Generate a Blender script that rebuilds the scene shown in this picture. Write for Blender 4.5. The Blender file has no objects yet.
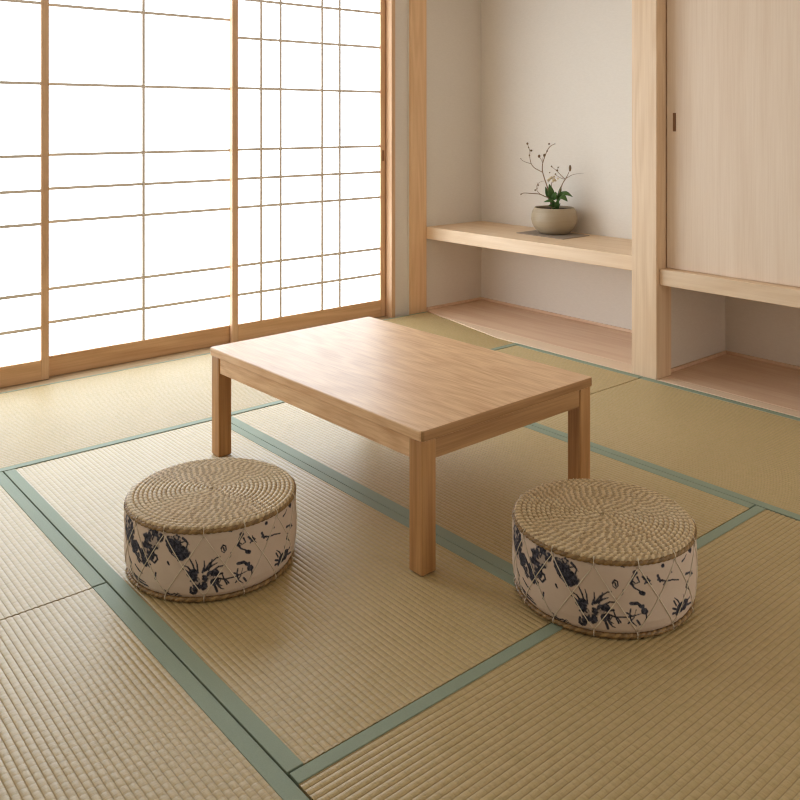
import bpy, bmesh, math, random
import numpy as np
from mathutils import Vector

random.seed(7)
rng = np.random.default_rng(11)
scene = bpy.context.scene
COL = scene.collection
PI = math.pi

# ------------------------------------------------------------------ node helpers
def new_mat(name):
    m = bpy.data.materials.new(name)
    m.use_nodes = True
    nt = m.node_tree
    nt.nodes.clear()
    out = nt.nodes.new('ShaderNodeOutputMaterial')
    b = nt.nodes.new('ShaderNodeBsdfPrincipled')
    nt.links.new(b.outputs[0], out.inputs[0])
    return m, nt, b

def nd(nt, t, **kw):
    n = nt.nodes.new(t)
    for k, v in kw.items():
        setattr(n, k, v)
    return n

def mth(nt, op, a, b=None, c=None):
    n = nd(nt, 'ShaderNodeMath', operation=op)
    for i, v in enumerate((a, b, c)):
        if v is None:
            continue
        if isinstance(v, (int, float)):
            n.inputs[i].default_value = v
        else:
            nt.links.new(v, n.inputs[i])
    return n.outputs[0]

def mixc(nt, fac, a, b, blend='MIX'):
    n = nd(nt, 'ShaderNodeMix', data_type='RGBA', blend_type=blend)
    for idx, v in ((0, fac), (6, a), (7, b)):
        if isinstance(v, (int, float)):
            n.inputs[idx].default_value = v
        elif isinstance(v, tuple):
            n.inputs[idx].default_value = (*v, 1)
        else:
            nt.links.new(v, n.inputs[idx])
    return n.outputs[2]

def srgb(r, g, b):
    def f(c):
        c /= 255
        return c / 12.92 if c <= .04045 else ((c + .055) / 1.055) ** 2.4
    return (f(r), f(g), f(b))

def coords(nt, scale, rand=True):
    tc = nd(nt, 'ShaderNodeTexCoord')
    mp = nd(nt, 'ShaderNodeMapping')
    mp.inputs['Scale'].default_value = scale
    if rand:
        oi = nd(nt, 'ShaderNodeObjectInfo')
        r = mth(nt, 'MULTIPLY', oi.outputs['Random'], 37.0)
        cb = nd(nt, 'ShaderNodeCombineXYZ')
        for i in range(3):
            nt.links.new(r, cb.inputs[i])
        va = nd(nt, 'ShaderNodeVectorMath', operation='ADD')
        nt.links.new(tc.outputs['Object'], va.inputs[0])
        nt.links.new(cb.outputs[0], va.inputs[1])
        nt.links.new(va.outputs[0], mp.inputs[0])
    else:
        nt.links.new(tc.outputs['Object'], mp.inputs[0])
    return mp.outputs[0]

def noise(nt, vec, scale, detail=3, rough=.5, dist=0):
    n = nd(nt, 'ShaderNodeTexNoise')
    n.inputs['Scale'].default_value = scale
    n.inputs['Detail'].default_value = detail
    n.inputs['Roughness'].default_value = rough
    n.inputs['Distortion'].default_value = dist
    nt.links.new(vec, n.inputs['Vector'])
    return n.outputs['Fac']

def ramp(nt, fac, *stops):
    r = nd(nt, 'ShaderNodeValToRGB')
    el = r.color_ramp.elements
    while len(el) < len(stops):
        el.new(.5)
    for e, (p, c) in zip(el, stops):
        e.position = p
        e.color = (*c, 1) if isinstance(c, tuple) else (c, c, c, 1)
    nt.links.new(fac, r.inputs[0])
    return r.outputs[0]

def bump(nt, b, h, strength, dist):
    n = nd(nt, 'ShaderNodeBump')
    n.inputs['Strength'].default_value = strength
    n.inputs['Distance'].default_value = dist
    nt.links.new(h, n.inputs['Height'])
    nt.links.new(n.outputs[0], b.inputs['Normal'])

def wood(name, light, dark, axis, rough=.45, ring=26, ringmix=.35, fine=.3, spec=.5, short=1.0):
    """axis: 0/1/2 grain direction in object space"""
    m, nt, b = new_mat(name)
    s = [7.0, 7.0, 7.0]
    s[axis] = .55 * short
    v = coords(nt, s)
    n1 = noise(nt, v, 1.0, 2, .45, .3)
    rg = mth(nt, 'SINE', mth(nt, 'MULTIPLY', n1, ring * 2.0))
    rg = mth(nt, 'MULTIPLY_ADD', rg, .5, .5)
    s2 = [150.0, 150.0, 150.0]
    s2[axis] = 3.5 * short
    fib = noise(nt, coords(nt, s2), 1.0, 3, .6)
    fib2 = ramp(nt, fib, (.38, 0.0), (.66, 1.0))
    broad = noise(nt, coords(nt, [c * .35 for c in s]), 1.0, 2)
    f = mth(nt, 'MULTIPLY', rg, ringmix)
    f = mth(nt, 'MULTIPLY_ADD', fib2, fine, f)
    f = mth(nt, 'MULTIPLY_ADD', broad, .4, f)
    col = mixc(nt, f, light, dark)
    nt.links.new(col, b.inputs['Base Color'])
    b.inputs['Roughness'].default_value = rough
    b.inputs['Specular IOR Level'].default_value = spec
    bump(nt, b, mth(nt, 'SUBTRACT', 1.0, fib2), .12, .0008)
    return m

def plain(name, c, rough=.6, var=.12, scale=60, bmp=.15, spec=.4):
    m, nt, b = new_mat(name)
    v = coords(nt, (1, 1, 1))
    n = noise(nt, v, scale, 4, .6)
    col = mixc(nt, n, tuple(x * (1 - var) for x in c), tuple(min(1, x * (1 + var)) for x in c))
    nt.links.new(col, b.inputs['Base Color'])
    b.inputs['Roughness'].default_value = rough
    b.inputs['Specular IOR Level'].default_value = spec
    bump(nt, b, n, bmp, .002)
    return m

# ------------------------------------------------------------------ materials
M = {}
M['shoji_v'] = wood('shoji_wood_upright', srgb(222, 184, 146), srgb(192, 148, 108), 2, .5)
M['shoji_h'] = wood('shoji_wood_lying', srgb(222, 180, 138), srgb(190, 144, 100), 0, .5)
M['kumiko'] = wood('lattice_wood', srgb(228, 218, 208), srgb(208, 196, 182), 2, .6)
M['post'] = wood('post_wood', srgb(238, 198, 154), srgb(212, 166, 120), 2, .5, 22, .3, .25)
M['post_main'] = wood('pale_post_wood', srgb(238, 210, 178), srgb(214, 178, 140), 2, .5, 30, .35, .25)
M['shelf'] = wood('pale_shelf_wood', srgb(236, 209, 178), srgb(214, 180, 142), 1, .5, 22, .3, .25)
M['board'] = wood('pink_board_wood', srgb(234, 205, 176), srgb(212, 170, 138), 1, .42, 18, .3, .3)
M['board_edge'] = wood('paler_board_wood', srgb(236, 212, 184), srgb(220, 186, 154), 1, .45, 18, .2, .2)  # paler version of the board wood, for the front strips
M['door'] = wood('pale_veneer', srgb(239, 218, 196), srgb(222, 195, 168), 2, .5, 10, .3, .3)
M['recess'] = wood('recess_wood', srgb(150, 105, 65), srgb(110, 72, 42), 2, .6)
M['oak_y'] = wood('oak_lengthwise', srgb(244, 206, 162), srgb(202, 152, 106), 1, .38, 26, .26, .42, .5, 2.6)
M['oak_x'] = wood('oak_crosswise_shaded', srgb(196, 152, 104), srgb(150, 106, 64), 0, .42, 18, .35, .4)  # made darker: low light on the table's near sides put into the colour
M['oak_z'] = wood('oak_upright_shaded', srgb(210, 162, 108), srgb(164, 114, 66), 2, .42, 18, .35, .4)  # darkened as well, shade on the legs put into the colour
M['sill'] = wood('sill_wood', srgb(190, 164, 128), srgb(150, 124, 92), 0, .5)
M['dark_floor'] = plain('underfloor', srgb(70, 58, 44), .9)
M['ceiling'] = plain('board_ceiling', srgb(214, 205, 192), .8, .04)
M['rear'] = plain('taupe_wall', srgb(204, 194, 180), .8, .06)

def plaster():
    m, nt, b = new_mat('beige_plaster')
    n = noise(nt, coords(nt, (30, 30, 90), False), 1.5, 5, .65)
    n2 = noise(nt, coords(nt, (1, 1, 1), False), 220, 2, .5)
    col = mixc(nt, n, srgb(220, 210, 198), srgb(231, 222, 211))
    nt.links.new(col, b.inputs['Base Color'])
    b.inputs['Roughness'].default_value = .85
    b.inputs['Specular IOR Level'].default_value = .2
    bump(nt, b, mth(nt, 'ADD', n, n2), .25, .0012)
    return m
M['plaster'] = plaster()

def paper():
    m = bpy.data.materials.new('washi_paper')
    m.use_nodes = True
    nt = m.node_tree
    nt.nodes.clear()
    out = nd(nt, 'ShaderNodeOutputMaterial')
    em = nd(nt, 'ShaderNodeEmission')
    df = nd(nt, 'ShaderNodeBsdfDiffuse')
    df.inputs[0].default_value = (.8, .8, .8, 1)
    ad = nd(nt, 'ShaderNodeAddShader')
    n = noise(nt, coords(nt, (1, 1, 1), False), 18, 4, .6)
    col = mixc(nt, n, (.77, .89, 1.0), (.80, .91, 1.0))
    nt.links.new(col, em.inputs[0])
    em.inputs[1].default_value = PAPER
    nt.links.new(em.outputs[0], ad.inputs[0])
    nt.links.new(df.outputs[0], ad.inputs[1])
    nt.links.new(ad.outputs[0], out.inputs[0])
    return m
PAPER = 4.05
M['paper'] = paper()

def tatami(name, along):
    """woven rush; ridges are real geometry, beads are bump; along: 0 = X, 1 = Y"""
    m, nt, b = new_mat(name)
    tc = nd(nt, 'ShaderNodeTexCoord')
    sx = nd(nt, 'ShaderNodeSeparateXYZ')
    nt.links.new(tc.outputs['Object'], sx.inputs[0])
    across = sx.outputs[1 - along]
    lon = sx.outputs[along]
    PIT = .0155
    cell = mth(nt, 'FLOOR', mth(nt, 'DIVIDE', across, PIT))
    # beads along every ridge, shifted from ridge to ridge
    wn = nd(nt, 'ShaderNodeTexWhiteNoise', noise_dimensions='1D')
    nt.links.new(cell, wn.inputs['W'])
    sh = mth(nt, 'MULTIPLY_ADD', wn.outputs['Value'], .9, mth(nt, 'MULTIPLY', mth(nt, 'MODULO', cell, 2.0), .5))
    bead = mth(nt, 'ABSOLUTE', mth(nt, 'SINE', mth(nt, 'MULTIPLY', mth(nt, 'ADD', mth(nt, 'DIVIDE', lon, .021), sh), PI)))
    s = [0, 0, 1.0]
    s[along] = 420.0      # rush strands run across the mat
    s[1 - along] = 60.0
    strand = noise(nt, coords(nt, s), 1.0, 3, .6)
    broad = noise(nt, coords(nt, (1, 1, 1)), 3.2, 4, .6)
    mid = noise(nt, coords(nt, (1, 1, 1)), 45, 3, .6)
    col = mixc(nt, broad, srgb(187, 164, 119), srgb(200, 176, 130))
    col = mixc(nt, mth(nt, 'MULTIPLY', ramp(nt, mid, (.42, 0.0), (.72, 1.0)), .35), col, srgb(174, 157, 102))
    col = mixc(nt, mth(nt, 'MULTIPLY', ramp(nt, strand, (.46, 0.0), (.74, 1.0)), .5), col, srgb(158, 132, 88))
    # dark binding thread lying in the groove between two ridges
    g = mth(nt, 'ABSOLUTE', mth(nt, 'SUBTRACT', mth(nt, 'FRACT', mth(nt, 'DIVIDE', across, PIT)), .5))
    thr = ramp(nt, g, (.40, 0.0), (.49, 1.0))
    col = mixc(nt, mth(nt, 'MULTIPLY', thr, .38), col, srgb(112, 92, 56))
    knot = ramp(nt, bead, (.0, 1.0), (.28, 0.0))
    col = mixc(nt, mth(nt, 'MULTIPLY', knot, .15), col, srgb(136, 112, 72))
    nt.links.new(col, b.inputs['Base Color'])
    b.inputs['Roughness'].default_value = .36
    b.inputs['Specular IOR Level'].default_value = .5
    h = mth(nt, 'MULTIPLY_ADD', strand, .5, mth(nt, 'POWER', bead, .4))
    bump(nt, b, h, .42, .0015)
    return m
M['tatami_x'] = tatami('rush_lengthwise_x', 0)
M['tatami_y'] = tatami('rush_lengthwise_y', 1)

def cloth_border():
    m, nt, b = new_mat('green_border_cloth')
    n = noise(nt, coords(nt, (1, 1, 1)), 420, 2, .6)
    n2 = noise(nt, coords(nt, (1, 1, 1)), 14, 3, .6)
    col = mixc(nt, n, srgb(134, 145, 124), srgb(152, 163, 142))
    col = mixc(nt, mth(nt, 'MULTIPLY', n2, .3), col, srgb(140, 158, 142))
    nt.links.new(col, b.inputs['Base Color'])
    b.inputs['Roughness'].default_value = .6
    b.inputs['Specular IOR Level'].default_value = .35
    bump(nt, b, n, .3, .0006)
    return m
M['heri'] = cloth_border()

def seagrass(name, lo, mid, hi):
    m, nt, b = new_mat(name)
    v = coords(nt, (1, 1, 1), False)
    n = noise(nt, v, 70, 4, .7)
    n2 = noise(nt, v, 9, 3, .6)
    col = ramp(nt, n, (.26, lo), (.44, mid), (.68, hi))
    col = mixc(nt, mth(nt, 'MULTIPLY', n2, .3), col, mid)
    at = nd(nt, 'ShaderNodeAttribute', attribute_name='ply')
    col = mixc(nt, mth(nt, 'MULTIPLY', at.outputs['Fac'], .5), col, lo)
    nt.links.new(col, b.inputs['Base Color'])
    b.inputs['Roughness'].default_value = .42
    b.inputs['Specular IOR Level'].default_value = .5
    bump(nt, b, noise(nt, v, 300, 2), .3, .001)
    return m
M['seagrass'] = seagrass('seagrass_rope', srgb(126, 96, 62), srgb(218, 192, 148), srgb(240, 222, 188))
M['seagrass_dark'] = seagrass('brown_seagrass_rope', srgb(96, 72, 42), srgb(146, 114, 70), srgb(178, 146, 98))

def printed():
    m, nt, b = new_mat('printed_canvas')
    v = coords(nt, (1, 1, 1), False)
    at = nd(nt, 'ShaderNodeAttribute', attribute_name='ink')
    n = noise(nt, v, 25, 4, .6)
    fine = noise(nt, v, 500, 2, .6)
    base = mixc(nt, n, srgb(208, 187, 169), srgb(219, 200, 184))
    ink = mixc(nt, ramp(nt, noise(nt, v, 130, 4, .7), (.42, 0.0), (.72, 1.0)), srgb(28, 30, 44), srgb(96, 96, 110))
    col = mixc(nt, at.outputs['Fac'], base, ink)
    nt.links.new(col, b.inputs['Base Color'])
    b.inputs['Roughness'].default_value = .75
    b.inputs['Specular IOR Level'].default_value = .25
    bump(nt, b, mth(nt, 'ADD', fine, mth(nt, 'MULTIPLY', n, 2.0)), .3, .0012)
    return m
M['canvas'] = printed()
M['thread'] = plain('cream_thread', srgb(226, 214, 194), .7, .05)
M['slate'] = plain('grey_pot_mat', srgb(152, 136, 120), .7, .1, 200)

def ceramic():
    m, nt, b = new_mat('stoneware')
    n = noise(nt, coords(nt, (4, 4, 90), False), 1.0, 4, .6, .4)
    n2 = noise(nt, coords(nt, (1, 1, 1), False), 14, 3, .6)
    col = mixc(nt, n, srgb(156, 138, 112), srgb(182, 164, 138))
    col = mixc(nt, mth(nt, 'MULTIPLY', n2, .4), col, srgb(160, 138, 108))
    nt.links.new(col, b.inputs['Base Color'])
    b.inputs['Roughness'].default_value = .5
    bump(nt, b, n, .7, .004)
    return m
M['ceramic'] = ceramic()
M['soil'] = plain('soil', srgb(52, 38, 26), .95, .4, 120, .8)
M['twig'] = plain('twig_bark', srgb(138, 110, 84), .8, .25, 200)
M['leaf'] = plain('leaf_green', srgb(66, 98, 44), .45, .3, 90)
M['bud'] = plain('bud_brown', srgb(116, 92, 64), .7, .2, 200)
M['blossom'] = plain('cream_blossom', srgb(216, 196, 160), .7, .15, 200)

# ------------------------------------------------------------------ mesh helpers
class MB:
    def __init__(s):
        s.v, s.f = [], []
    def quad_grid(s, pts, closed_u=False, closed_v=False):
        """pts[i][j] -> faces"""
        base = len(s.v)
        nu, nv = len(pts), len(pts[0])
        for r in pts:
            s.v.extend([tuple(p) for p in r])
        for i in range(nu if closed_u else nu - 1):
            for j in range(nv if closed_v else nv - 1):
                i2, j2 = (i + 1) % nu, (j + 1) % nv
                s.f.append((base + i * nv + j, base + i2 * nv + j, base + i2 * nv + j2, base + i * nv + j2))
        return base
    def box(s, x0, x1, y0, y1, z0, z1):
        b = len(s.v)
        s.v += [(x0, y0, z0), (x1, y0, z0), (x1, y1, z0), (x0, y1, z0), (x0, y0, z1), (x1, y0, z1), (x1, y1, z1), (x0, y1, z1)]
        for q in ((0, 3, 2, 1), (4, 5, 6, 7), (0, 1, 5, 4), (1, 2, 6, 5), (2, 3, 7, 6), (3, 0, 4, 7)):
            s.f.append(tuple(b + i for i in q))
        return s
    def prism(s, poly, z0, z1):
        b, n = len(s.v), len(poly)
        s.v += [(x, y, z0) for x, y in poly] + [(x, y, z1) for x, y in poly]
        s.f.append(tuple(b + i for i in reversed(range(n))))
        s.f.append(tuple(b + n + i for i in range(n)))
        for i in range(n):
            j = (i + 1) % n
            s.f.append((b + i, b + j, b + n + j, b + n + i))
        return s
    def tube(s, pts, rad, n=8, cap=True):
        pts = [Vector(p) for p in pts]
        rad = rad if isinstance(rad, (list, tuple)) else [rad] * len(pts)
        rings = []
        up = Vector((0, 0, 1))
        for i, p in enumerate(pts):
            t = (pts[min(i + 1, len(pts) - 1)] - pts[max(i - 1, 0)]).normalized()
            a = t.cross(up if abs(t.z) < .95 else Vector((1, 0, 0))).normalized()
            c = t.cross(a)
            rings.append([p + (a * math.cos(k * 2 * PI / n) + c * math.sin(k * 2 * PI / n)) * rad[i] for k in range(n)])
        b = s.quad_grid(rings, closed_v=True)
        if cap:
            s.f.append(tuple(b + k for k in range(n)))
            s.f.append(tuple(b + (len(pts) - 1) * n + k for k in reversed(range(n))))
        return s
    def lathe(s, prof, n=64):
        rings = [[(r * math.cos(k * 2 * PI / n), r * math.sin(k * 2 * PI / n), z) for k in range(n)] for r, z in prof]
        s.quad_grid(rings, closed_v=True)
        return s
    def ball(s, c, r, n=8, sc=(1, 1, 1)):
        rings = []
        for i in range(n + 1):
            th = PI * i / n
            rr = max(math.sin(th), .02)
            rings.append([(c[0] + r * sc[0] * rr * math.cos(k * 2 * PI / 10), c[1] + r * sc[1] * rr * math.sin(k * 2 * PI / 10),
                           c[2] - r * sc[2] * math.cos(th)) for k in range(10)])
        b = s.quad_grid(rings, closed_v=True)
        return s
    def build(s, name, mat, parent=None, bevel=0, smooth=False, seg=2, loc=None):
        me = bpy.data.meshes.new(name)
        me.from_pydata(s.v, [], s.f)
        bm = bmesh.new()
        bm.from_mesh(me)
        bmesh.ops.recalc_face_normals(bm, faces=bm.faces)
        bm.to_mesh(me)
        bm.free()
        o = bpy.data.objects.new(name, me)
        COL.objects.link(o)
        me.materials.append(mat)
        if smooth:
            for p in me.polygons:
                p.use_smooth = True
        if bevel:
            md = o.modifiers.new('bevel', 'BEVEL')
            md.width = bevel
            md.segments = seg
            md.limit_method = 'ANGLE'
            md.angle_limit = math.radians(40)
            md.harden_normals = False
        if parent:
            o.parent = parent
        if loc:
            o.location = loc
        return o

def box_obj(name, mat, x0, x1, y0, y1, z0, z1, parent=None, bevel=.002, off=(0, 0, 0)):
    return MB().box(x0 - off[0], x1 - off[0], y0 - off[1], y1 - off[1], z0 - off[2], z1 - off[2]).build(name, mat, parent, bevel)

def empty(name, loc, rz=0):
    o = bpy.data.objects.new(name, None)
    o.empty_display_size = .05
    COL.objects.link(o)
    o.location = loc
    o.rotation_euler = (0, 0, rz)
    return o

def tag(o, label, cat, group=None, kind=None):
    o['label'] = label
    o['category'] = cat
    if group:
        o['group'] = group
    if kind:
        o['kind'] = kind
    return o

def copy_tree(o, parent=None):
    c = o.copy()
    COL.objects.link(c)
    if parent:
        c.parent = parent
    for ch in list(o.children):
        copy_tree(ch, c)
    return c

# ------------------------------------------------------------------ setting
XT = 3.48          # front line of the alcove wall
XB = 4.14          # plaster back wall
YS = 4.06          # front line of the shoji wall
ZC = 2.42

def struct(o, label, cat):
    return tag(o, label, cat, kind='structure')

struct(box_obj('floor', M['dark_floor'], -1.6, XB + .12, -1.2, 4.4, -.16, -.056, bevel=0), 'dark wooden underfloor beneath the tatami mats', 'floor')
struct(box_obj('ceiling', M['ceiling'], -1.6, XB + .12, -1.2, 4.4, ZC, ZC + .06, bevel=0), 'plain pale ceiling over the tatami room', 'ceiling')
struct(box_obj('wall_right', M['plaster'], XB, XB + .1, -1.2, 4.3, -.056, ZC, bevel=0), 'beige plaster wall at the back of the alcove and low niche', 'wall')
# plaster beside the shoji and inside the alcove
struct(MB().prism([(3.385, 4.085), (3.50, 4.085), (3.50, 4.072), (XB, 4.072), (XB, 4.3), (3.385, 4.3)], -.056, ZC).build('wall_back', M['plaster']),
       'beige plaster wall strip between shoji and corner post, running into the alcove', 'wall')
w = MB().box(-1.6, 3.385, 4.10, 4.2, 2.22, ZC)
w.box(-1.6, .296, 4.10, 4.2, -.056, 2.22)  # unseen stretch left of the screens, added to cut light on the floor
struct(w.build('wall_left', M['plaster']), 'beige plaster wall above the shoji screens, with an unseen light-blocking stretch beside them', 'wall')
struct(MB().prism([(3.604, 2.318), (XB - .001, 2.318), (XB - .001, 2.412), (3.604, 2.412)], -.056, ZC).build('wall_partition', M['plaster']),
       'plaster partition between alcove and low niche, behind the pale main post', 'wall')
struct(box_obj('wall_blocker_front', M['rear'], -1.6, 1.7, -1.3, -1.2, -.056, ZC, bevel=0), 'unseen pale wall facing the shoji, added to shape the light', 'wall')  # added out of view; its open end lets fill light in
struct(box_obj('wall_blocker_side', M['rear'], -1.7, -1.6, -1.3, 2.1, -.056, ZC, bevel=0), 'unseen pale wall beside an open gap, added to shape the light', 'wall')  # added out of view to hold light off the near floor
# sill, lintel, posts
s_ = MB().box(.30, 3.352, 4.046, 4.20, -.056, -.001)
for gy in (4.112, 4.148):
    s_.box(.30, 3.352, gy - .0005, gy + .0005, -.003, -.0005)
struct(s_.build('trim_1', M['sill'], None, .001), 'low wooden sill track under the shoji screens', 'sill')
struct(box_obj('trim_2', M['shoji_h'], .30, 3.352, 4.05, 4.2, 2.14, 2.218), 'wooden lintel rail above the shoji screens', 'lintel')
struct(box_obj('trim_3', M['shoji_v'], 3.355, 3.384, 4.064, 4.2, -.056, ZC), 'slim light wooden door jamb right of the last shoji screen', 'jamb')
struct(box_obj('trim_4', M['post'], 3.502, 3.637, 4.058, 4.19, -.056, ZC, bevel=.004), 'orange-toned wooden corner post at the left end of the alcove', 'post')
struct(box_obj('trim_5', M['post_main'], XT, 3.603, 2.291, 2.427, -.056, ZC, bevel=.003), 'thick pale wooden post between alcove and cupboard', 'post')
struct(box_obj('trim_6', M['post'], 3.50, 3.62, 2.43, 4.056, 2.12, 2.22), 'wooden lintel across the top of the alcove', 'lintel')
struct(box_obj('baseboard_left', M['board'], 3.64, XB - .012, 4.060, 4.071, .004, .020, bevel=.001), 'thin wooden strip along the foot of the alcove side wall', 'baseboard')
struct(box_obj('baseboard_back', M['board'], XB - .011, XB - .001, 2.414, 4.071, .004, .020, bevel=.001), 'thin wooden strip along the foot of the alcove back wall', 'baseboard')
struct(box_obj('baseboard_right', M['board'], XB - .011, XB - .001, .30, 2.316, .004, .020, bevel=.001), 'thin wooden strip along the foot of the low niche back wall', 'baseboard')
struct(box_obj('baseboard_partition', M['board'], 3.606, XB - .012, 2.306, 2.317, .004, .020, bevel=.001), 'thin wooden strip along the foot of the low niche side wall', 'baseboard')

# ------------------------------------------------------------------ shoji screens
def shoji(name, x0, x1, yf, zs, xs, label, st=.036, rail=.098, pull=None, ztop=2.14):
    root = empty(name, ((x0 + x1) / 2, yf, 0))
    off = ((x0 + x1) / 2, yf, 0)
    T = .028
    fr = lambda n, m, a, b, c, d: box_obj(n, m, a, b, yf, yf + T, c, d, root, .0015, off)
    fr('stile', M['shoji_v'], x0, x0 + st, .001, ztop - .001)
    fr('stile', M['shoji_v'], x1 - st, x1, .001, ztop - .001)
    fr('bottom_rail', M['shoji_h'], x0 + st, x1 - st, .001, rail)
    fr('top_rail', M['shoji_h'], x0 + st, x1 - st, ztop - .06, ztop - .001)
    k = MB()
    w = .0070
    for x in xs:
        k.box(x - w - off[0], x + w - off[0], .004, .015, rail, ztop - .06)
    for z in zs:
        k.box(x0 + st - off[0], x1 - st - off[0], .005, .0152, z - w, z + w)
    k.build('lattice', M['kumiko'], root, 0)
    MB().box(x0 + st - .006 - off[0], x1 - st + .006 - off[0], .0155, .0165, rail - .006, ztop - .054).build('paper', M['paper'], root)
    if pull:
        p = MB()
        px, pz = pull
        p.box(px - .008 - off[0], px + .008 - off[0], -.0008, .004, pz - .033, pz + .033)
        o = p.build('finger_pull', M['recess'], root, .001)
        o['label'] = 'dark recessed finger pull'
    struct(root, label, 'shoji screen')
    return root

Y1, Y2 = 4.117, 4.150
shoji('door_1', .300, 1.336, Y1, [.242, .401, .722, .876, 1.037, 1.372, 1.744], [.818],
      'shoji screen at the left edge, in front of its neighbour', rail=.093)
shoji('door_2', 1.302, 2.335, Y2, [.254, .411, .725, .881, 1.04, 1.372, 1.744], [1.811],
      'middle shoji screen with one upright lattice bar', rail=.096)
X3 = 4.12 / 4.135
shoji('door_3', 2.293, 3.350, 4.119, [.26, .4165, .731, .886, 1.0435, 1.376, 1.648, 1.858, 2.02], [2.483 * X3, 2.609 * X3, 2.892 * X3, 3.019 * X3],
      'right shoji screen with four upright lattice bars, beside the jamb', rail=.102, pull=(3.333, .985))

# ------------------------------------------------------------------ tatami mats
PIT = .0155
HZ = -.0545
def alcove_edge(y):
    return XT - .002 if y < 3.30 else XT - .002 + (y - 3.30) / (4.056 - 3.30) * .150

def tatami_mat(x0, x1, y0, y1, along, lo, hi, label, endf=None):
    """along 0 = length runs along X. lo / hi: border width on the low / high long side (0 = none)"""
    g = .0012
    ge = .0028
    if along == 0:
        x0 += ge; x1 -= ge; y0 += g; y1 -= g
    else:
        x0 += g; x1 -= g; y0 += ge; y1 -= ge
    cx, cy = (x0 + x1) / 2, (y0 + y1) / 2
    root = empty('tatami_mat', (cx, cy, HZ))
    a0, a1 = (y0, y1) if along == 0 else (x0, x1)
    l0, l1 = (x0, x1) if along == 0 else (y0, y1)
    ac, lc = (cy, cx) if along == 0 else (cx, cy)
    s0, s1 = a0 + lo, a1 - hi
    n = int((s1 - s0) / PIT * 8)
    prof = [(s0, HZ)]
    for i in range(n + 1):
        a = s0 + (s1 - s0) * i / n
        ph = abs(math.sin(PI * (a - ac) / PIT))
        prof.append((a, -.0022 + .0022 * ph ** .55))
    prof.append((s1, HZ))
    rows = []
    nl = 14
    for j in range(nl + 1):
        row = []
        for a, z in prof:
            e = endf(a) if endf else l1
            l = l0 + (e - l0) * j / nl
            zz = z
            p = (l - lc, a - ac) if along == 0 else (a - ac, l - lc)
            row.append((p[0], p[1], zz - HZ))
        rows.append(row)
    mb = MB()
    base = mb.quad_grid(rows)
    k = len(prof)
    mb.f.append(tuple(base + i for i in range(k)))
    mb.f.append(tuple(base + nl * k + i for i in reversed(range(k))))
    mb.build('rush_surface', M['tatami_x' if along == 0 else 'tatami_y'], root)
    for a, wd, sgn in ((a0, lo, 1), (a1, hi, -1)):
        if not wd:
            continue
        p0, p1 = sorted((a, a + sgn * (wd - .0004)))
        bb = MB()
        if along == 0:
            e0, e1 = (endf(p0), endf(p1)) if endf else (l1, l1)
            bb.prism([(l0 - lc, p0 - ac), (e0 - lc, p0 - ac), (e1 - lc, p1 - ac), (l0 - lc, p1 - ac)], 0, .0015 - HZ)
        else:
            bb.box(p0 - ac, p1 - ac, l0 - lc, l1 - lc, 0, .0015 - HZ)
        o = bb.build('cloth_border', M['heri'], root, .0012)
        o['label'] = 'grey-green cloth border'
    tag(root, label, 'tatami mat', 'tatami mats of the floor')
    return root

tatami_mat(-.9, 3.478, 3.132, 4.044, 0, .031, .012, 'pale sunlit tatami mat lying along the foot of the shoji screens', alcove_edge)
tatami_mat(-.04, .861, 2.206, 3.131, 1, .034, .036, 'tatami mat at the left edge, above the thin seam')
tatami_mat(-.04, .861, .41, 2.206, 1, .034, .036, 'tatami mat in the bottom left corner, below the thin seam')
tatami_mat(.863, 1.692, 1.346, 3.131, 1, .036, .033, 'tatami mat under the left stool and the near table leg')
tatami_mat(1.692, 2.585, 1.346, 3.131, 1, .042, .034, 'tatami mat under the middle of the table, behind the right stool')
tatami_mat(.863, 2.585, .44, 1.345, 0, .034, .031, 'tatami mat in the bottom right foreground, its border running under the right stool')
tatami_mat(2.586, XT - .002, 2.36, 3.131, 1, .034, .036, 'short tatami mat between table and alcove, left of the pale post')
tatami_mat(2.586, XT - .002, .55, 2.36, 1, .034, .036, 'tatami mat at the right edge in front of the low niche')

# ------------------------------------------------------------------ alcove boards, shelf, cupboard
ab = empty('alcove_floor_board', (3.8, 3.2, HZ))
def pr(poly, c, z0, z1, name, mat, parent, bevel=.0015):
    return MB().prism([(x - c[0], y - c[1]) for x, y in poly], z0 - c[2], z1 - c[2]).build(name, mat, parent, bevel)
c = (3.8, 3.2, HZ)
pr([(XT, 2.4285), (3.60, 2.4285), (3.60, 3.87), (XT, 3.30)], c, HZ, .003, 'front_strip', M['board_edge'], ab)['label'] = 'paler front strip'  # front of the board set apart in a paler tone
pr([(3.601, 2.4285), (3.605, 2.4285), (3.605, 2.4135), (XB - .001, 2.4135), (XB - .001, 4.071), (3.638, 4.071), (3.638, 4.055), (3.601, 3.876)], c, HZ, .003, 'plank', M['board'], ab)
tag(ab, 'pinkish wooden floor board of the alcove under the shelf with the plant', 'floor board')

nb = empty('niche_floor_board', (3.8, 1.3, HZ))
c = (3.8, 1.3, HZ)
pr([(XT, .30), (3.55, .30), (3.55, 2.2895), (XT, 2.2895)], c, HZ, .003, 'front_strip', M['board_edge'], nb)['label'] = 'paler front strip'  # paler tone stands in for light on the front of the board
pr([(3.551, .30), (XB - .001, .30), (XB - .001, 2.317), (3.605, 2.317), (3.605, 2.2895), (3.551, 2.2895)], c, HZ, .003, 'plank', M['board'], nb)
tag(nb, 'wooden floor board of the low niche under the sliding door cupboard', 'floor board')

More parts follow.
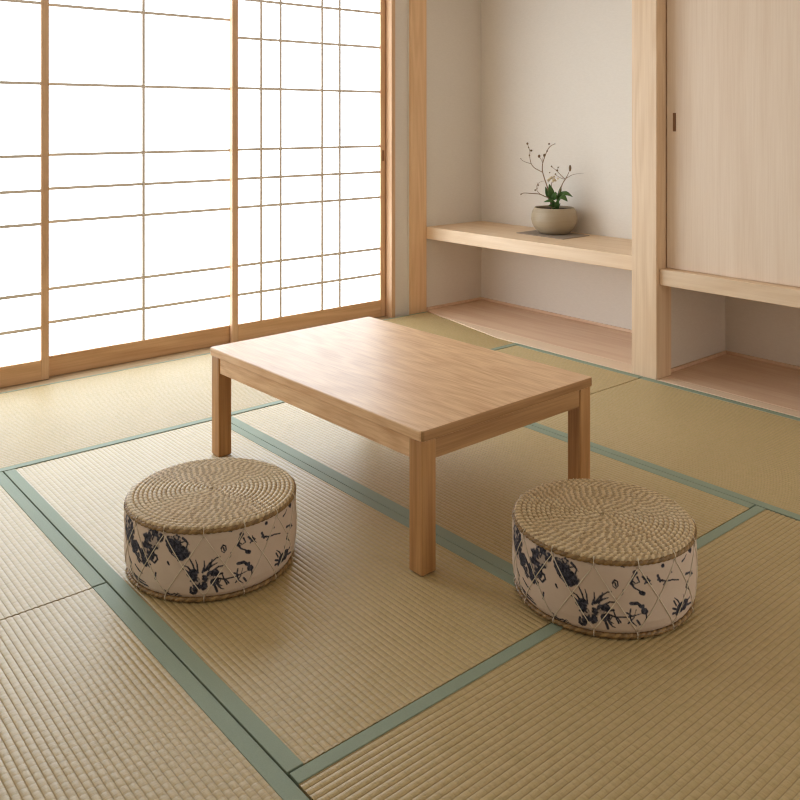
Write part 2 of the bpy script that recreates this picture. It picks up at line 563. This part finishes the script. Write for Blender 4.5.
sh = box_obj('alcove_shelf', M['shelf'], 3.637, XB - .001, 2.413, 4.071, .455, .530, None, .003, (3.89, 3.24, .455))
sh.location = (3.89, 3.24, .455)
tag(sh, 'thick pale wooden shelf across the alcove, carrying the potted plant', 'shelf')

cp = empty('wall_cupboard', (3.8, 1.3, .437))
c = (3.8, 1.3, .437)
box_obj('bottom_board', M['shelf'], 3.502, XB - .001, .30, 2.2895, .437, .511, cp, .003, c)
dr = box_obj('sliding_door', M['door'], 3.556, 3.578, 1.33, 2.286, .5125, 2.10, cp, .0015, c)
fp = MB()
y0 = 2.2455
fp.box(3.5545 - c[0], 3.5575 - c[0], y0 - .008 - c[1], y0 + .008 - c[1], 1.150 - c[2], 1.236 - c[2])
fo = fp.build('finger_pull', M['recess'], dr, .0008)
fo['label'] = 'dark recessed finger pull'
box_obj('sliding_door', M['door'], 3.582, 3.604, .36, 1.36, .5125, 2.10, cp, .0015, c)
box_obj('top_board', M['shelf'], 3.502, XB - .001, .30, 2.2895, 2.101, 2.16, cp, .003, c)
tag(cp, 'pale wooden cupboard with sliding door above the low niche', 'cupboard')

# ------------------------------------------------------------------ table
TX, TY, TZ = .741, 1.131, .3838
tb = empty('low_table', (1.858, 2.263, .0012), math.radians(1.05))
hx, hy = TX / 2, TY / 2
th = .029
def slab():
    mb = MB()
    r, n = .012, 5
    poly = []
    for cx, cy, a0 in ((hx - r, hy - r, 0), (-hx + r, hy - r, 90), (-hx + r, -hy + r, 180), (hx - r, -hy + r, 270)):
        for i in range(n + 1):
            a = math.radians(a0 + 90 * i / n)
            poly.append((cx + r * math.cos(a), cy + r * math.sin(a)))
    return mb.prism(poly, TZ - th, TZ)
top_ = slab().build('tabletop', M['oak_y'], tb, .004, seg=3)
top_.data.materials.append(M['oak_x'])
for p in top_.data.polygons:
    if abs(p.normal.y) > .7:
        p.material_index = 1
LW = .052
ins = .006
zl = TZ - th - .0005
for sx in (-1, 1):
    for sy in (-1, 1):
        lx, ly = sx * (hx - ins - LW / 2), sy * (hy - ins - LW / 2)
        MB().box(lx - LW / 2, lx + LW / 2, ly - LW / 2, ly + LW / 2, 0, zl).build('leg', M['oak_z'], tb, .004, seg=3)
AP = .056
for s in (-1, 1):
    yy = s * (hy - ins - .014)
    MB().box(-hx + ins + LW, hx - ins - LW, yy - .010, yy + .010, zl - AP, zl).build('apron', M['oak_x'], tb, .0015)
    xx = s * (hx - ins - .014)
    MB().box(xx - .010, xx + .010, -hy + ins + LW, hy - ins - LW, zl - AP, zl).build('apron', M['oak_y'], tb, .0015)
tag(tb, 'low rectangular oak table with four square legs on the tatami', 'table')

# ------------------------------------------------------------------ stools
RB, ZLO, ZHI = .2335, .012, .174
# ink drawing: strokes and blobs laid out on the unrolled band, s = arc length, t = 0 top .. 1 bottom
def unroll(x, y):
    """point of a sketch seen from the front at 2.37 m -> angle on the band and height share"""
    px, py = 115 + x / 5, 450 + y / 5
    rho = .0985
    k = max(-.995, min(.995, (px - 210.5) / 86.8))
    lo, hi = -math.acos(rho), math.acos(rho)
    for _ in range(40):
        m = (lo + hi) / 2
        if math.sin(m) / (1 - rho * math.cos(m)) * math.sqrt(1 - rho * rho) < k:
            lo = m
        else:
            hi = m
    z = 1.2 - (py - 120.67) * (2.367 - .233 * math.cos(lo)) / 863.27
    return lo, (ZHI - z) / (ZHI - ZLO)

strokes, blobs = [], []          # strokes: (points, width m) ; blobs: (centre, rx, ry, rot)
def S(pts, w=.0022, dx=0):
    if pts[0][0] < 150:
        w *= 1.8
    strokes.append(([unroll(x + dx, y) for x, y in pts], w))
def Bl(x, y, rx, ry, rot=0, dx=0):
    blobs.append((unroll(x + dx, y), rx, ry, rot))
# left edge: long dark leaf and the tangle below
Bl(62, 345, .034, .026, .2); Bl(66, 395, .026, .018, .4)
Bl(95, 455, .020, .014, -.6); Bl(120, 505, .018, .012, -.7); Bl(145, 535, .014, .010, -.6)
S([(75, 400), (90, 430), (85, 470), (110, 490)], .004); S([(100, 430), (120, 470), (140, 520), (165, 560)], .004)
S([(80, 440), (100, 490), (125, 530)], .003); S([(130, 470), (145, 505), (160, 545)], .003)
S([(72, 545), (80, 590), (110, 630), (150, 660)], .003); S([(85, 585), (110, 615), (140, 640)], .0025)
S([(95, 540), (115, 575), (130, 590)], .002); S([(68, 500), (78, 530)], .002); S([(60, 560), (75, 600)], .002)
# large flower blob and its ring
Bl(175, 430, .027, .024, 0); Bl(160, 470, .022, .022, .3); Bl(205, 418, .016, .012, 0); Bl(170, 505, .014, .013, 0)
S([(180, 500), (200, 510), (205, 530), (190, 545), (175, 530), (180, 505)], .004)
S([(130, 500), (150, 540), (170, 550)], .003)
# second blob
Bl(285, 470, .020, .018, .5); Bl(320, 510, .020, .016, .4); Bl(265, 445, .012, .012, 0); Bl(300, 440, .012, .009, .2)
S([(330, 440), (355, 465), (345, 500), (352, 525)], .004); S([(310, 545), (340, 540), (355, 510)], .004)
S([(255, 470), (275, 510), (305, 540)], .003); S([(320, 460), (345, 455), (362, 475)], .0025)
S([(255, 548), (262, 562)], .003); S([(196, 595), (192, 625)], .003)
# central plant with spiky leaves
Bl(380, 622, .013, .010, 0); Bl(398, 665, .015, .013, 0); Bl(442, 660, .012, .012, 0); Bl(470, 640, .010, .012, .2)
Bl(385, 712, .009, .009, 0); Bl(425, 695, .012, .009, 0); Bl(490, 675, .011, .009, 0); Bl(497, 630, .008, .009, 0)
for a in ([(375, 610), (355, 585), (335, 575)], [(390, 605), (380, 575), (365, 545)], [(405, 610), (403, 580), (395, 555)],
          [(430, 620), (440, 590), (438, 565)], [(440, 615), (465, 580), (500, 555), (520, 550)], [(450, 610), (480, 590), (505, 580)],
          [(480, 620), (510, 600), (535, 598)], [(500, 640), (530, 635)], [(380, 630), (350, 605), (330, 590)], [(460, 610), (475, 575), (478, 560)],
          [(370, 690), (365, 720), (380, 735)], [(500, 680), (525, 715), (540, 720)], [(490, 690), (505, 730)]):
    S(a, .0034)
# branch running right from the plant
S([(500, 655), (540, 668), (585, 662), (620, 655)], .003); S([(540, 668), (530, 640)], .0022); S([(540, 668), (555, 695)], .0022); S([(525, 665), (510, 690), (530, 700)], .0022)
S([(548, 668), (565, 690)], .0022)
# wreath of berries, lower right of centre
S([(610, 595), (640, 590), (665, 605), (680, 625), (685, 655), (675, 680)], .0042)
Bl(660, 600, .008, .005, .4); Bl(676, 622, .008, .007, .5); Bl(632, 592, .006, .004, 0)
S([(610, 620), (605, 650), (615, 680), (640, 700)], .0028); S([(605, 655), (625, 650), (650, 640), (670, 630)], .0025); S([(600, 690), (625, 660), (635, 620)], .0025)
S([(640, 670), (655, 690)], .0028); S([(590, 640), (612, 650)], .002)
# small ring and smear
S([(525, 510), (535, 495), (548, 500), (550, 520), (540, 532), (527, 525), (525, 510)], .003); S([(537, 508), (540, 522)], .003)
S([(575, 535), (572, 555), (560, 565)], .0016)
S([(545, 410), (570, 415), (595, 425)], .0045); Bl(568, 418, .008, .004, .2); S([(550, 425), (580, 432)], .002)
# upper wreath
S([(635, 448), (620, 470), (612, 500), (625, 520), (650, 530), (670, 545)], .004); Bl(630, 452, .006, .006, 0); Bl(618, 500, .007, .005, 0); Bl(662, 540, .008, .005, .3)
S([(640, 470), (650, 490), (632, 500)], .003); S([(665, 465), (690, 485), (705, 495)], .0036); S([(675, 495), (690, 480), (685, 460)], .0034); S([(670, 475), (700, 478)], .0024)
Bl(687, 480, .006, .005, .5)
S([(695, 405), (715, 395), (735, 375)], .0028); S([(705, 375), (725, 370), (740, 365)], .003)
# horizontal twig on the right with dots
S([(735, 470), (770, 472), (800, 463), (830, 460)], .0034); S([(745, 475), (735, 452)], .0045); S([(770, 472), (760, 490)], .0022)
Bl(760, 405, .005, .004, 0); Bl(777, 335, .007, .006, .3); S([(800, 350), (825, 353)], .0038); Bl(797, 430, .003, .003, 0)
S([(846, 375), (858, 360), (868, 340)], .003); S([(862, 430), (880, 420), (893, 425)], .004); Bl(885, 425, .010, .008, 0); S([(868, 465), (862, 490), (880, 500)], .0035)
S([(880, 300), (884, 325)], .005); Bl(885, 310, .012, .010, 0)
# dark plant at the right edge
Bl(840, 590, .014, .013, 0); Bl(860, 570, .013, .014, 0); Bl(830, 610, .010, .008, 0)
for a in ([(840, 580), (825, 555), (810, 545)], [(850, 570), (855, 545), (850, 525)], [(865, 560), (880, 535)], [(830, 600), (805, 595)], [(825, 610), (805, 620)], [(870, 570), (890, 560)], [(820, 580), (808, 560)]):
    S(a, .003)
# low scribble left of the plant
S([(245, 712), (265, 720), (285, 716), (300, 728), (318, 735)], .0035); S([(235, 690), (250, 715), (262, 735)], .0022); S([(280, 735), (300, 715), (310, 722)], .0025); S([(110, 668), (118, 690), (135, 700)], .0022)
S([(225, 720), (240, 715), (255, 700)], .002)

NC, NR = 1040, 96
def make_ink():
    circ = 2 * PI * RB
    ht = ZHI - ZLO
    ink = np.zeros((NR, NC))
    ss = np.arange(NC) / NC * circ - circ / 2
    tt = np.linspace(0, 1, NR) * ht
    # value noise for broken edges
    def vnoise(cell):
        a = rng.random((int(ht / cell) + 3, int(circ / cell) + 3))
        yy, xx = np.meshgrid(tt / cell, (ss + circ / 2) / cell, indexing='ij')
        y0, x0 = yy.astype(int), xx.astype(int)
        fy, fx = yy - y0, xx - x0
        fy, fx = fy * fy * (3 - 2 * fy), fx * fx * (3 - 2 * fx)
        return (a[y0, x0] * (1 - fy) * (1 - fx) + a[y0 + 1, x0] * fy * (1 - fx) + a[y0, x0 + 1] * (1 - fy) * fx + a[y0 + 1, x0 + 1] * fy * fx)
    n1, n2 = vnoise(.011), vnoise(.0045)
    nn = n1 * .6 + n2 * .4
    def local(s0, s1, t0, t1):
        c = np.where((ss > s0) & (ss < s1))[0]
        r = np.where((tt > t0) & (tt < t1))[0]
        return r, c
    for turn in (0.0, PI * 1.02):
        for (ph, t), rx, ry, rot in blobs:
            ph2 = (ph + turn + PI) % (2 * PI) - PI
            cs, ct = ph2 * RB, t * ht
            R = max(rx, ry) * 1.8
            r, c = local(cs - R, cs + R, ct - R, ct + R)
            if not len(r) or not len(c):
                continue
            dy, dx = np.meshgrid(tt[r] - ct, ss[c] - cs, indexing='ij')
            u = (dx * math.cos(rot) + dy * math.sin(rot)) / rx
            v = (-dx * math.sin(rot) + dy * math.cos(rot)) / ry
            d = np.sqrt(u * u + v * v) + (nn[np.ix_(r, c)] - .5) * .75
            k = np.clip((1.12 - d) / .14, 0, 1)
            holes = np.clip((nn[np.ix_(r, c)] - .60) / .08, 0, 1) * .6
            ink[np.ix_(r, c)] = np.maximum(ink[np.ix_(r, c)], k * (1 - holes))
        for pts, w in strokes:
            pts = [(((ph + turn + PI) % (2 * PI) - PI) * RB, t * ht) for ph, t in pts]
            n = len(pts) - 1
            for i in range(n):
                (s0, t0), (s1, t1) = pts[i], pts[i + 1]
                if abs(s1 - s0) > .3:
                    continue
                r, c = local(min(s0, s1) - .008, max(s0, s1) + .008, min(t0, t1) - .008, max(t0, t1) + .008)
                if not len(r) or not len(c):
                    continue
                dy, dx = np.meshgrid(tt[r], ss[c], indexing='ij')
                L2 = (s1 - s0) ** 2 + (t1 - t0) ** 2 + 1e-12
                q = np.clip(((dx - s0) * (s1 - s0) + (dy - t0) * (t1 - t0)) / L2, 0, 1)
                d = np.hypot(dx - s0 - q * (s1 - s0), dy - t0 - q * (t1 - t0))
                taper = 1.0 - .55 * (i + q) / n if n > 1 else 1.0
                hw = w * .84 * taper * (.6 + .8 * nn[np.ix_(r, c)])
                k = np.clip((hw - d) / .0009 + .5, 0, 1)
                ink[np.ix_(r, c)] = np.maximum(ink[np.ix_(r, c)], k)
    return ink

def band_r(t):        # t: 0 top .. 1 bottom
    z = ZHI - t * (ZHI - ZLO)
    prof = [(.012, .2215), (.022, .2275), (.04, .2318), (.07, .2336), (.12, .2338), (.157, .2330), (.169, .2310), (.174, .2270)]
    zs, rs = zip(*prof)
    return float(np.interp(z, zs, rs)), z

def rope(path, R, pitch, closed=False, seg=12):
    """twisted two-ply rope along a path of points lying flat -> rings and the ply of every vertex"""
    rings, ply = [], []
    n = len(path)
    rd = random.Random(5)
    drift = 0.0
    dist = 0
    for i in range(n):
        p = Vector(path[i])
        q0 = Vector(path[i - 1] if (closed or i > 0) else path[i])
        q1 = Vector(path[(i + 1) % n] if (closed or i < n - 1) else path[i])
        t = (q1 - q0).normalized()
        side = Vector((t.y, -t.x, 0)).normalized()
        up = Vector((0, 0, 1))
        if i:
            dist += (p - Vector(path[i - 1])).length
        # the twist is uneven, as in hand-laid rope
        drift = drift * .985 + rd.uniform(-.16, .16)
        ph = 2 * PI * dist / pitch + drift + .9 * math.sin(dist * 9.0)
        ring = []
        for k in range(seg):
            a = 2 * PI * k / seg
            r = R * (.55 + .50 * abs(math.cos(a - ph)) ** .6)
            ring.append(p + (side * math.cos(a) + up * math.sin(a)) * r)
            ply.append(max(0.0, min(1.0, .5 + 1.4 * math.cos(a - ph))))
        rings.append(ring)
    return rings, ply

def rope_obj(path, R, pitch, name, mat, parent, closed=False):
    mb = MB()
    rings, ply = rope(path, R, pitch, closed)
    mb.quad_grid(rings, closed_u=closed, closed_v=True)
    o = mb.build(name, mat, parent, smooth=True)
    at = o.data.attributes.new('ply', 'FLOAT', 'POINT')
    at.data.foreach_set('value', np.array(ply, dtype=np.float32))
    return o

def make_stool():
    root = empty('pouf_stool', (0, 0, 0))
    # printed canvas band with a flat lid and bottom
    ink = make_ink()
    verts = np.zeros((NR, NC, 3))
    for i in range(NR):
        r, z = band_r(i / (NR - 1))
        a = np.arange(NC) / NC * 2 * PI - PI - PI / 2        # s = 0 faces -Y
        verts[i, :, 0] = r * np.cos(a)
        verts[i, :, 1] = r * np.sin(a)
        verts[i, :, 2] = z
    mb = MB()
    mb.quad_grid(verts.tolist(), closed_v=True)
    mb.f.append(tuple(range(NC)))
    mb.f.append(tuple((NR - 1) * NC + k for k in reversed(range(NC))))
    band = mb.build('printed_band', M['canvas'], root, smooth=True)
    band.data.materials.append(M['seagrass_dark'])
    for p in band.data.polygons:
        if len(p.vertices) > 4:
            p.use_smooth = False
            p.material_index = 1  # lid darkened so gaps between the coils read as shade
    at = band.data.attributes.new('ink', 'FLOAT', 'POINT')
    at.data.foreach_set('value', ink.ravel().astype(np.float32))
    band['label'] = 'cream canvas side printed with dark ink flowers'
    # coiled top
    pitch_r = .0124
    path = []
    r, a = .2225, 0.0
    while r > .0035:
        z = .1842 + .0025 * (1 - (r / .23) ** 2) - .0025 * max(0, (r - .200) / .0265) ** 2
        path.append((r * math.cos(a), r * math.sin(a), z))
        da = .0022 / max(r, .012)
        a += da
        if a > 2 * PI:
            r -= pitch_r * da / (2 * PI)
    top = rope_obj(path, .0069, .0180, 'coiled_top', M['seagrass'], root)
    top['label'] = 'coiled seagrass rope top'
    for nm, rr, zz, R in (('rim_rope', .2285, .1770, .0062), ('base_rope', .2235, .0065, .0060)):
        n = 540
        pts = [(rr * math.cos(2 * PI * k / n), rr * math.sin(2 * PI * k / n), zz) for k in range(n)]
        L = 2 * PI * rr
        rope_obj(pts, R, L / round(L / .028), nm, M['seagrass_dark'], root, True)
    # cream lacing thread, two crossing zigzags
    lc = MB()
    NL = 14
    for k in range(NL):
        p0 = 2 * PI * k / NL - PI / 2 - math.radians(5)
        for sg in (-1, 1):
            pts = []
            for j in range(9):
                q = j / 8
                rr, z = band_r(.03 + .94 * q)
                aa = p0 + sg * q * 2 * PI / NL
                pts.append(((rr + .0012) * math.cos(aa), (rr + .0012) * math.sin(aa), z))
            lc.tube(pts, .0012, 5)
        ca, sa = math.cos(p0), math.sin(p0)
        lc.tube([(x * ca, x * sa, z) for x, z in ((.2335, .166), (.2356, .176), (.2330, .1832), (.2285, .1885))], .0012, 5)
        lc.tube([(x * ca, x * sa, z) for x, z in ((.2265, .0165), (.2302, .0110), (.2302, .0055), (.2270, .0016))], .0012, 5)
    lc.build('lacing', M['thread'], root, smooth=True)
    for ch in root.children:
        for vtx in ch.data.vertices:
            vtx.co.x *= .979
            vtx.co.y *= .979
    return root

st = make_stool()
def face(x, y):           # rotation that turns the drawing's middle towards the room's front (the camera side)
    return math.atan2(-y, -x) + PI / 2
SL, SR = (1.130, 2.143), (1.824, 1.360)
st.location = (*SL, .0016)
st.rotation_euler[2] = face(*SL)
GRP = 'round stools by the table'
tag(st, 'round seagrass-topped stool with ink-flower print, left of the table near leg', 'stool', GRP)
s2 = copy_tree(st)
s2.location = (*SR, .0016)
s2.rotation_euler[2] = face(*SR)
tag(s2, 'round seagrass-topped stool with ink-flower print, right of the table near leg', 'stool', GRP)

# ------------------------------------------------------------------ potted plant
pm = box_obj('pot_mat', M['slate'], -.118, .118, -.178, .178, 0, .004, None, .001)
pm.location = (3.955, 3.306, .5304)
tag(pm, 'thin grey square mat under the plant pot on the shelf', 'mat')

PX, PY, PZ = 3.985, 3.318, .5348
pp = empty('potted_plant', (PX, PY, PZ))
prof = [(.004, .0), (.078, .0), (.092, .006), (.112, .026), (.128, .054), (.1355, .084), (.134, .110), (.127, .134), (.1165, .150), (.1145, .1535),
        (.1115, .1525), (.112, .146), (.120, .130), (.124, .118), (.004, .118)]
MB().lathe(prof, 72).build('pot', M['ceramic'], pp, smooth=True)
so = MB().lathe([(.002, .1440), (.05, .1430), (.09, .1405), (.1125, .1390)], 40).build('soil', M['soil'], pp, smooth=True)
so['label'] = 'dark soil inside the pot'

RT = Vector((.765, -.644, 0))      # direction to the right along the room's diagonal
FW = Vector((.644, .765, 0))
def pl(cx, cy, dep=0.0):
    """point of the plant: measured across / up from the pot, dep = further back"""
    lat = (515 + cx / 11.43 - 554.5) * .005908
    up = (207.3 - (135 + cy / 11.43)) * .005908 + .153
    v = RT * lat + FW * dep
    return (v.x, v.y, up)
def curve(pts, n=6):
    P = [Vector(p) for p in pts]
    out = []
    for i in range(len(P) - 1):
        p0, p1, p2, p3 = P[max(i - 1, 0)], P[i], P[i + 1], P[min(i + 2, len(P) - 1)]
        for k in range(n):
            t = k / n
            out.append(.5 * ((2 * p1) + (p2 - p0) * t + (2 * p0 - 5 * p1 + 4 * p2 - p3) * t * t + (3 * p1 - p0 - 3 * p2 + p3) * t ** 3))
    out.append(P[-1])
    return out
def twig(name, pts, r0, r1, parent):
    c = curve([pl(*p) for p in pts])
    n = len(c)
    return MB().tube(c, [r0 + (r1 - r0) * i / (n - 1) for i in range(n)], 7).build(name, M['twig'], parent, smooth=True)
def buds(lst, parent, mat='bud', name='bud'):
    for x, y, d, r, s in lst:
        MB().ball(pl(x, y, d), r, 8, (1, 1, s)).build(name, M[mat], parent, smooth=True)

b1 = twig('branch', [(440, 860, 0), (405, 740, -.01), (370, 600, -.015), (335, 490, -.01), (318, 415, 0), (322, 330, .01), (350, 250, .02), (385, 170, .025), (425, 125, .03), (475, 100, .03)], .0042, .0016, pp)
twig('side_twig', [(318, 425, 0), (270, 400, .02), (225, 370, .03), (195, 320, .035), (183, 250, .04), (185, 190, .04), (170, 140, .04), (158, 100, .045)], .0028, .0012, b1)
twig('side_twig', [(195, 330, .035), (140, 315, .02), (95, 295, .01), (70, 270, 0)], .0016, .0008, b1)
twig('side_twig', [(322, 320, .01), (300, 280, -.01), (272, 245, -.02)], .0014, .0010, b1)
twig('side_twig', [(325, 300, .01), (322, 260, .0), (335, 232, -.01)], .0014, .0010, b1)
buds([(158, 100, .045, .0065, 1.1), (200, 180, .04, .0075, .8), (180, 235, .04, .005, 1), (272, 240, -.02, .008, 1.2), (336, 230, -.01, .008, 1.1), (403, 103, .03, .006, 1), (378, 185, .025, .005, 1),
      (170, 145, .04, .004, 1.3), (70, 270, 0, .003, 1), (470, 103, .03, .003, 1)], b1)
b2 = twig('branch', [(470, 860, 0), (490, 720, -.02), (510, 620, -.03), (540, 540, -.035), (570, 490, -.04), (605, 420, -.04), (618, 360, -.04)], .0040, .0016, pp)
twig('side_twig', [(560, 500, -.04), (520, 455, -.02), (470, 400, 0), (415, 355, .01)], .0026, .0012, b2)
twig('side_twig', [(575, 490, -.04), (640, 455, -.03), (710, 440, -.02), (785, 435, -.01)], .0018, .0006, b2)
twig('side_twig', [(545, 500, -.035), (490, 475, -.05), (440, 440, -.06)], .0018, .0009, b2)
twig('side_twig', [(480, 405, 0), (500, 375, .01)], .0014, .0008, b2)
buds([(618, 375, -.04, .008, 2.4), (485, 405, 0, .006, 1.1), (425, 360, .01, .005, 1), (500, 372, .01, .004, 1.2), (445, 440, -.06, .005, 1), (400, 430, .0, .004, 1)], b2)
b3 = twig('branch', [(430, 860, 0), (385, 725, -.03), (330, 695, -.05), (270, 668, -.05), (180, 660, -.05), (90, 655, -.05), (50, 675, -.05)], .0038, .0018, pp)
twig('side_twig', [(290, 680, -.05), (245, 630, -.03), (250, 570, -.02), (290, 535, -.01), (340, 525, 0)], .0018, .0008, b3)
twig('side_twig', [(245, 620, -.03), (265, 590, .0), (258, 545, .01)], .0014, .0008, b3)
buds([(225, 625, -.03, .005, 1), (262, 570, -.02, .005, 1), (60, 668, -.05, .004, 1)], b3)
b4 = twig('branch', [(450, 860, .02), (440, 720, .03), (430, 600, .03), (440, 520, .03), (460, 470, .03)], .0028, .0012, pp)
buds([(430, 490, .03, .008, 1), (455, 510, .02, .009, .9), (475, 525, .03, .007, 1), (410, 500, .02, .007, 1), (395, 520, .03, .008, 1.2), (500, 500, .02, .006, 1), (440, 530, .01, .008, 1), (460, 480, .03, .006, 1)], b4, 'blossom', 'blossom')

def leaf(base, tip, wid, droop, parent, fold=.25):
    A, B = Vector(pl(*base)), Vector(pl(*tip))
    d = B - A
    L = d.length
    t = d.normalized()
    # blade lies half facing the room's front
    nrm = (-FW * .75 + Vector((0, 0, .65)))
    side = t.cross(nrm).normalized()
    up = side.cross(t).normalized()
    rows = []
    N = 10
    for i in range(N + 1):
        q = i / N
        w = wid * (math.sin(PI * min(1, q * .96 + .03)) ** .8) * (1.15 - .45 * q)
        c = A + d * q + up * (math.sin(PI * q) * droop * L)
        rows.append([c + side * (w * u) + up * (abs(u) * w * fold) for u in (-1, -.5, 0, .5, 1)])
    mb = MB()
    mb.quad_grid(rows)
    o = mb.build('leaf', M['leaf'], parent, smooth=True)
    md = o.modifiers.new('thick', 'SOLIDIFY')
    md.thickness = .0012
    return o
for base, tip, w, dr_ in (((415, 760, -.02), (385, 555, -.03), .022, .1), ((430, 740, -.03), (455, 640, -.05), .017, .1), ((400, 740, -.01), (350, 590, 0), .014, -.1),
                          ((440, 790, -.03), (310, 755, -.06), .014, .35), ((430, 820, -.04), (400, 725, -.07), .016, .1), ((480, 760, -.03), (505, 650, -.04), .013, .1),
                          ((490, 720, -.03), (520, 575, -.03), .010, -.05), ((490, 710, -.04), (575, 745, -.08), .021, .3), ((500, 690, -.03), (645, 700, -.05), .016, .35),
                          ((490, 700, -.03), (590, 640, -.02), .013, .1), ((470, 720, -.02), (460, 655, -.06), .015, .1), ((455, 830, -.04), (480, 720, -.07), .015, .1),
                          ((420, 840, -.03), (360, 790, -.08), .014, .2), ((470, 850, -.03), (500, 770, -.06), .014, .2), ((440, 850, -.05), (430, 760, -.09), .014, .15)):
    leaf(base, tip, w, dr_, pp)
tag(pp, 'round stoneware pot with thin budding branches and green leaves on the alcove shelf', 'potted plant')

# ------------------------------------------------------------------ light, camera
w = bpy.data.worlds.new('World')
scene.world = w
w.use_nodes = True
bg = w.node_tree.nodes['Background']
bg.inputs[0].default_value = (1.0, .93, .83, 1)
bg.inputs[1].default_value = 1.35

cam = bpy.data.cameras.new('Camera')
cam.sensor_fit = 'HORIZONTAL'
cam.sensor_width = 36
cam.lens = 36 * 863.27 / 800
cam.shift_y = -(400 - 120.67) / 800
cam.clip_start = .05
co = bpy.data.objects.new('Camera', cam)
COL.objects.link(co)
co.location = (0, 0, 1.2)
co.rotation_euler = (PI / 2, 0, -math.atan2(.644, .765))
scene.camera = co

vs = scene.view_settings
vs.view_transform = 'Standard'
vs.look = 'None'
vs.gamma = 1
vs.exposure = .16
vs.use_curve_mapping = False
scene.cycles.filter_width = 1.2
scene.cycles.max_bounces = 8
scene.cycles.diffuse_bounces = 5
scene.cycles.sample_clamp_indirect = 8
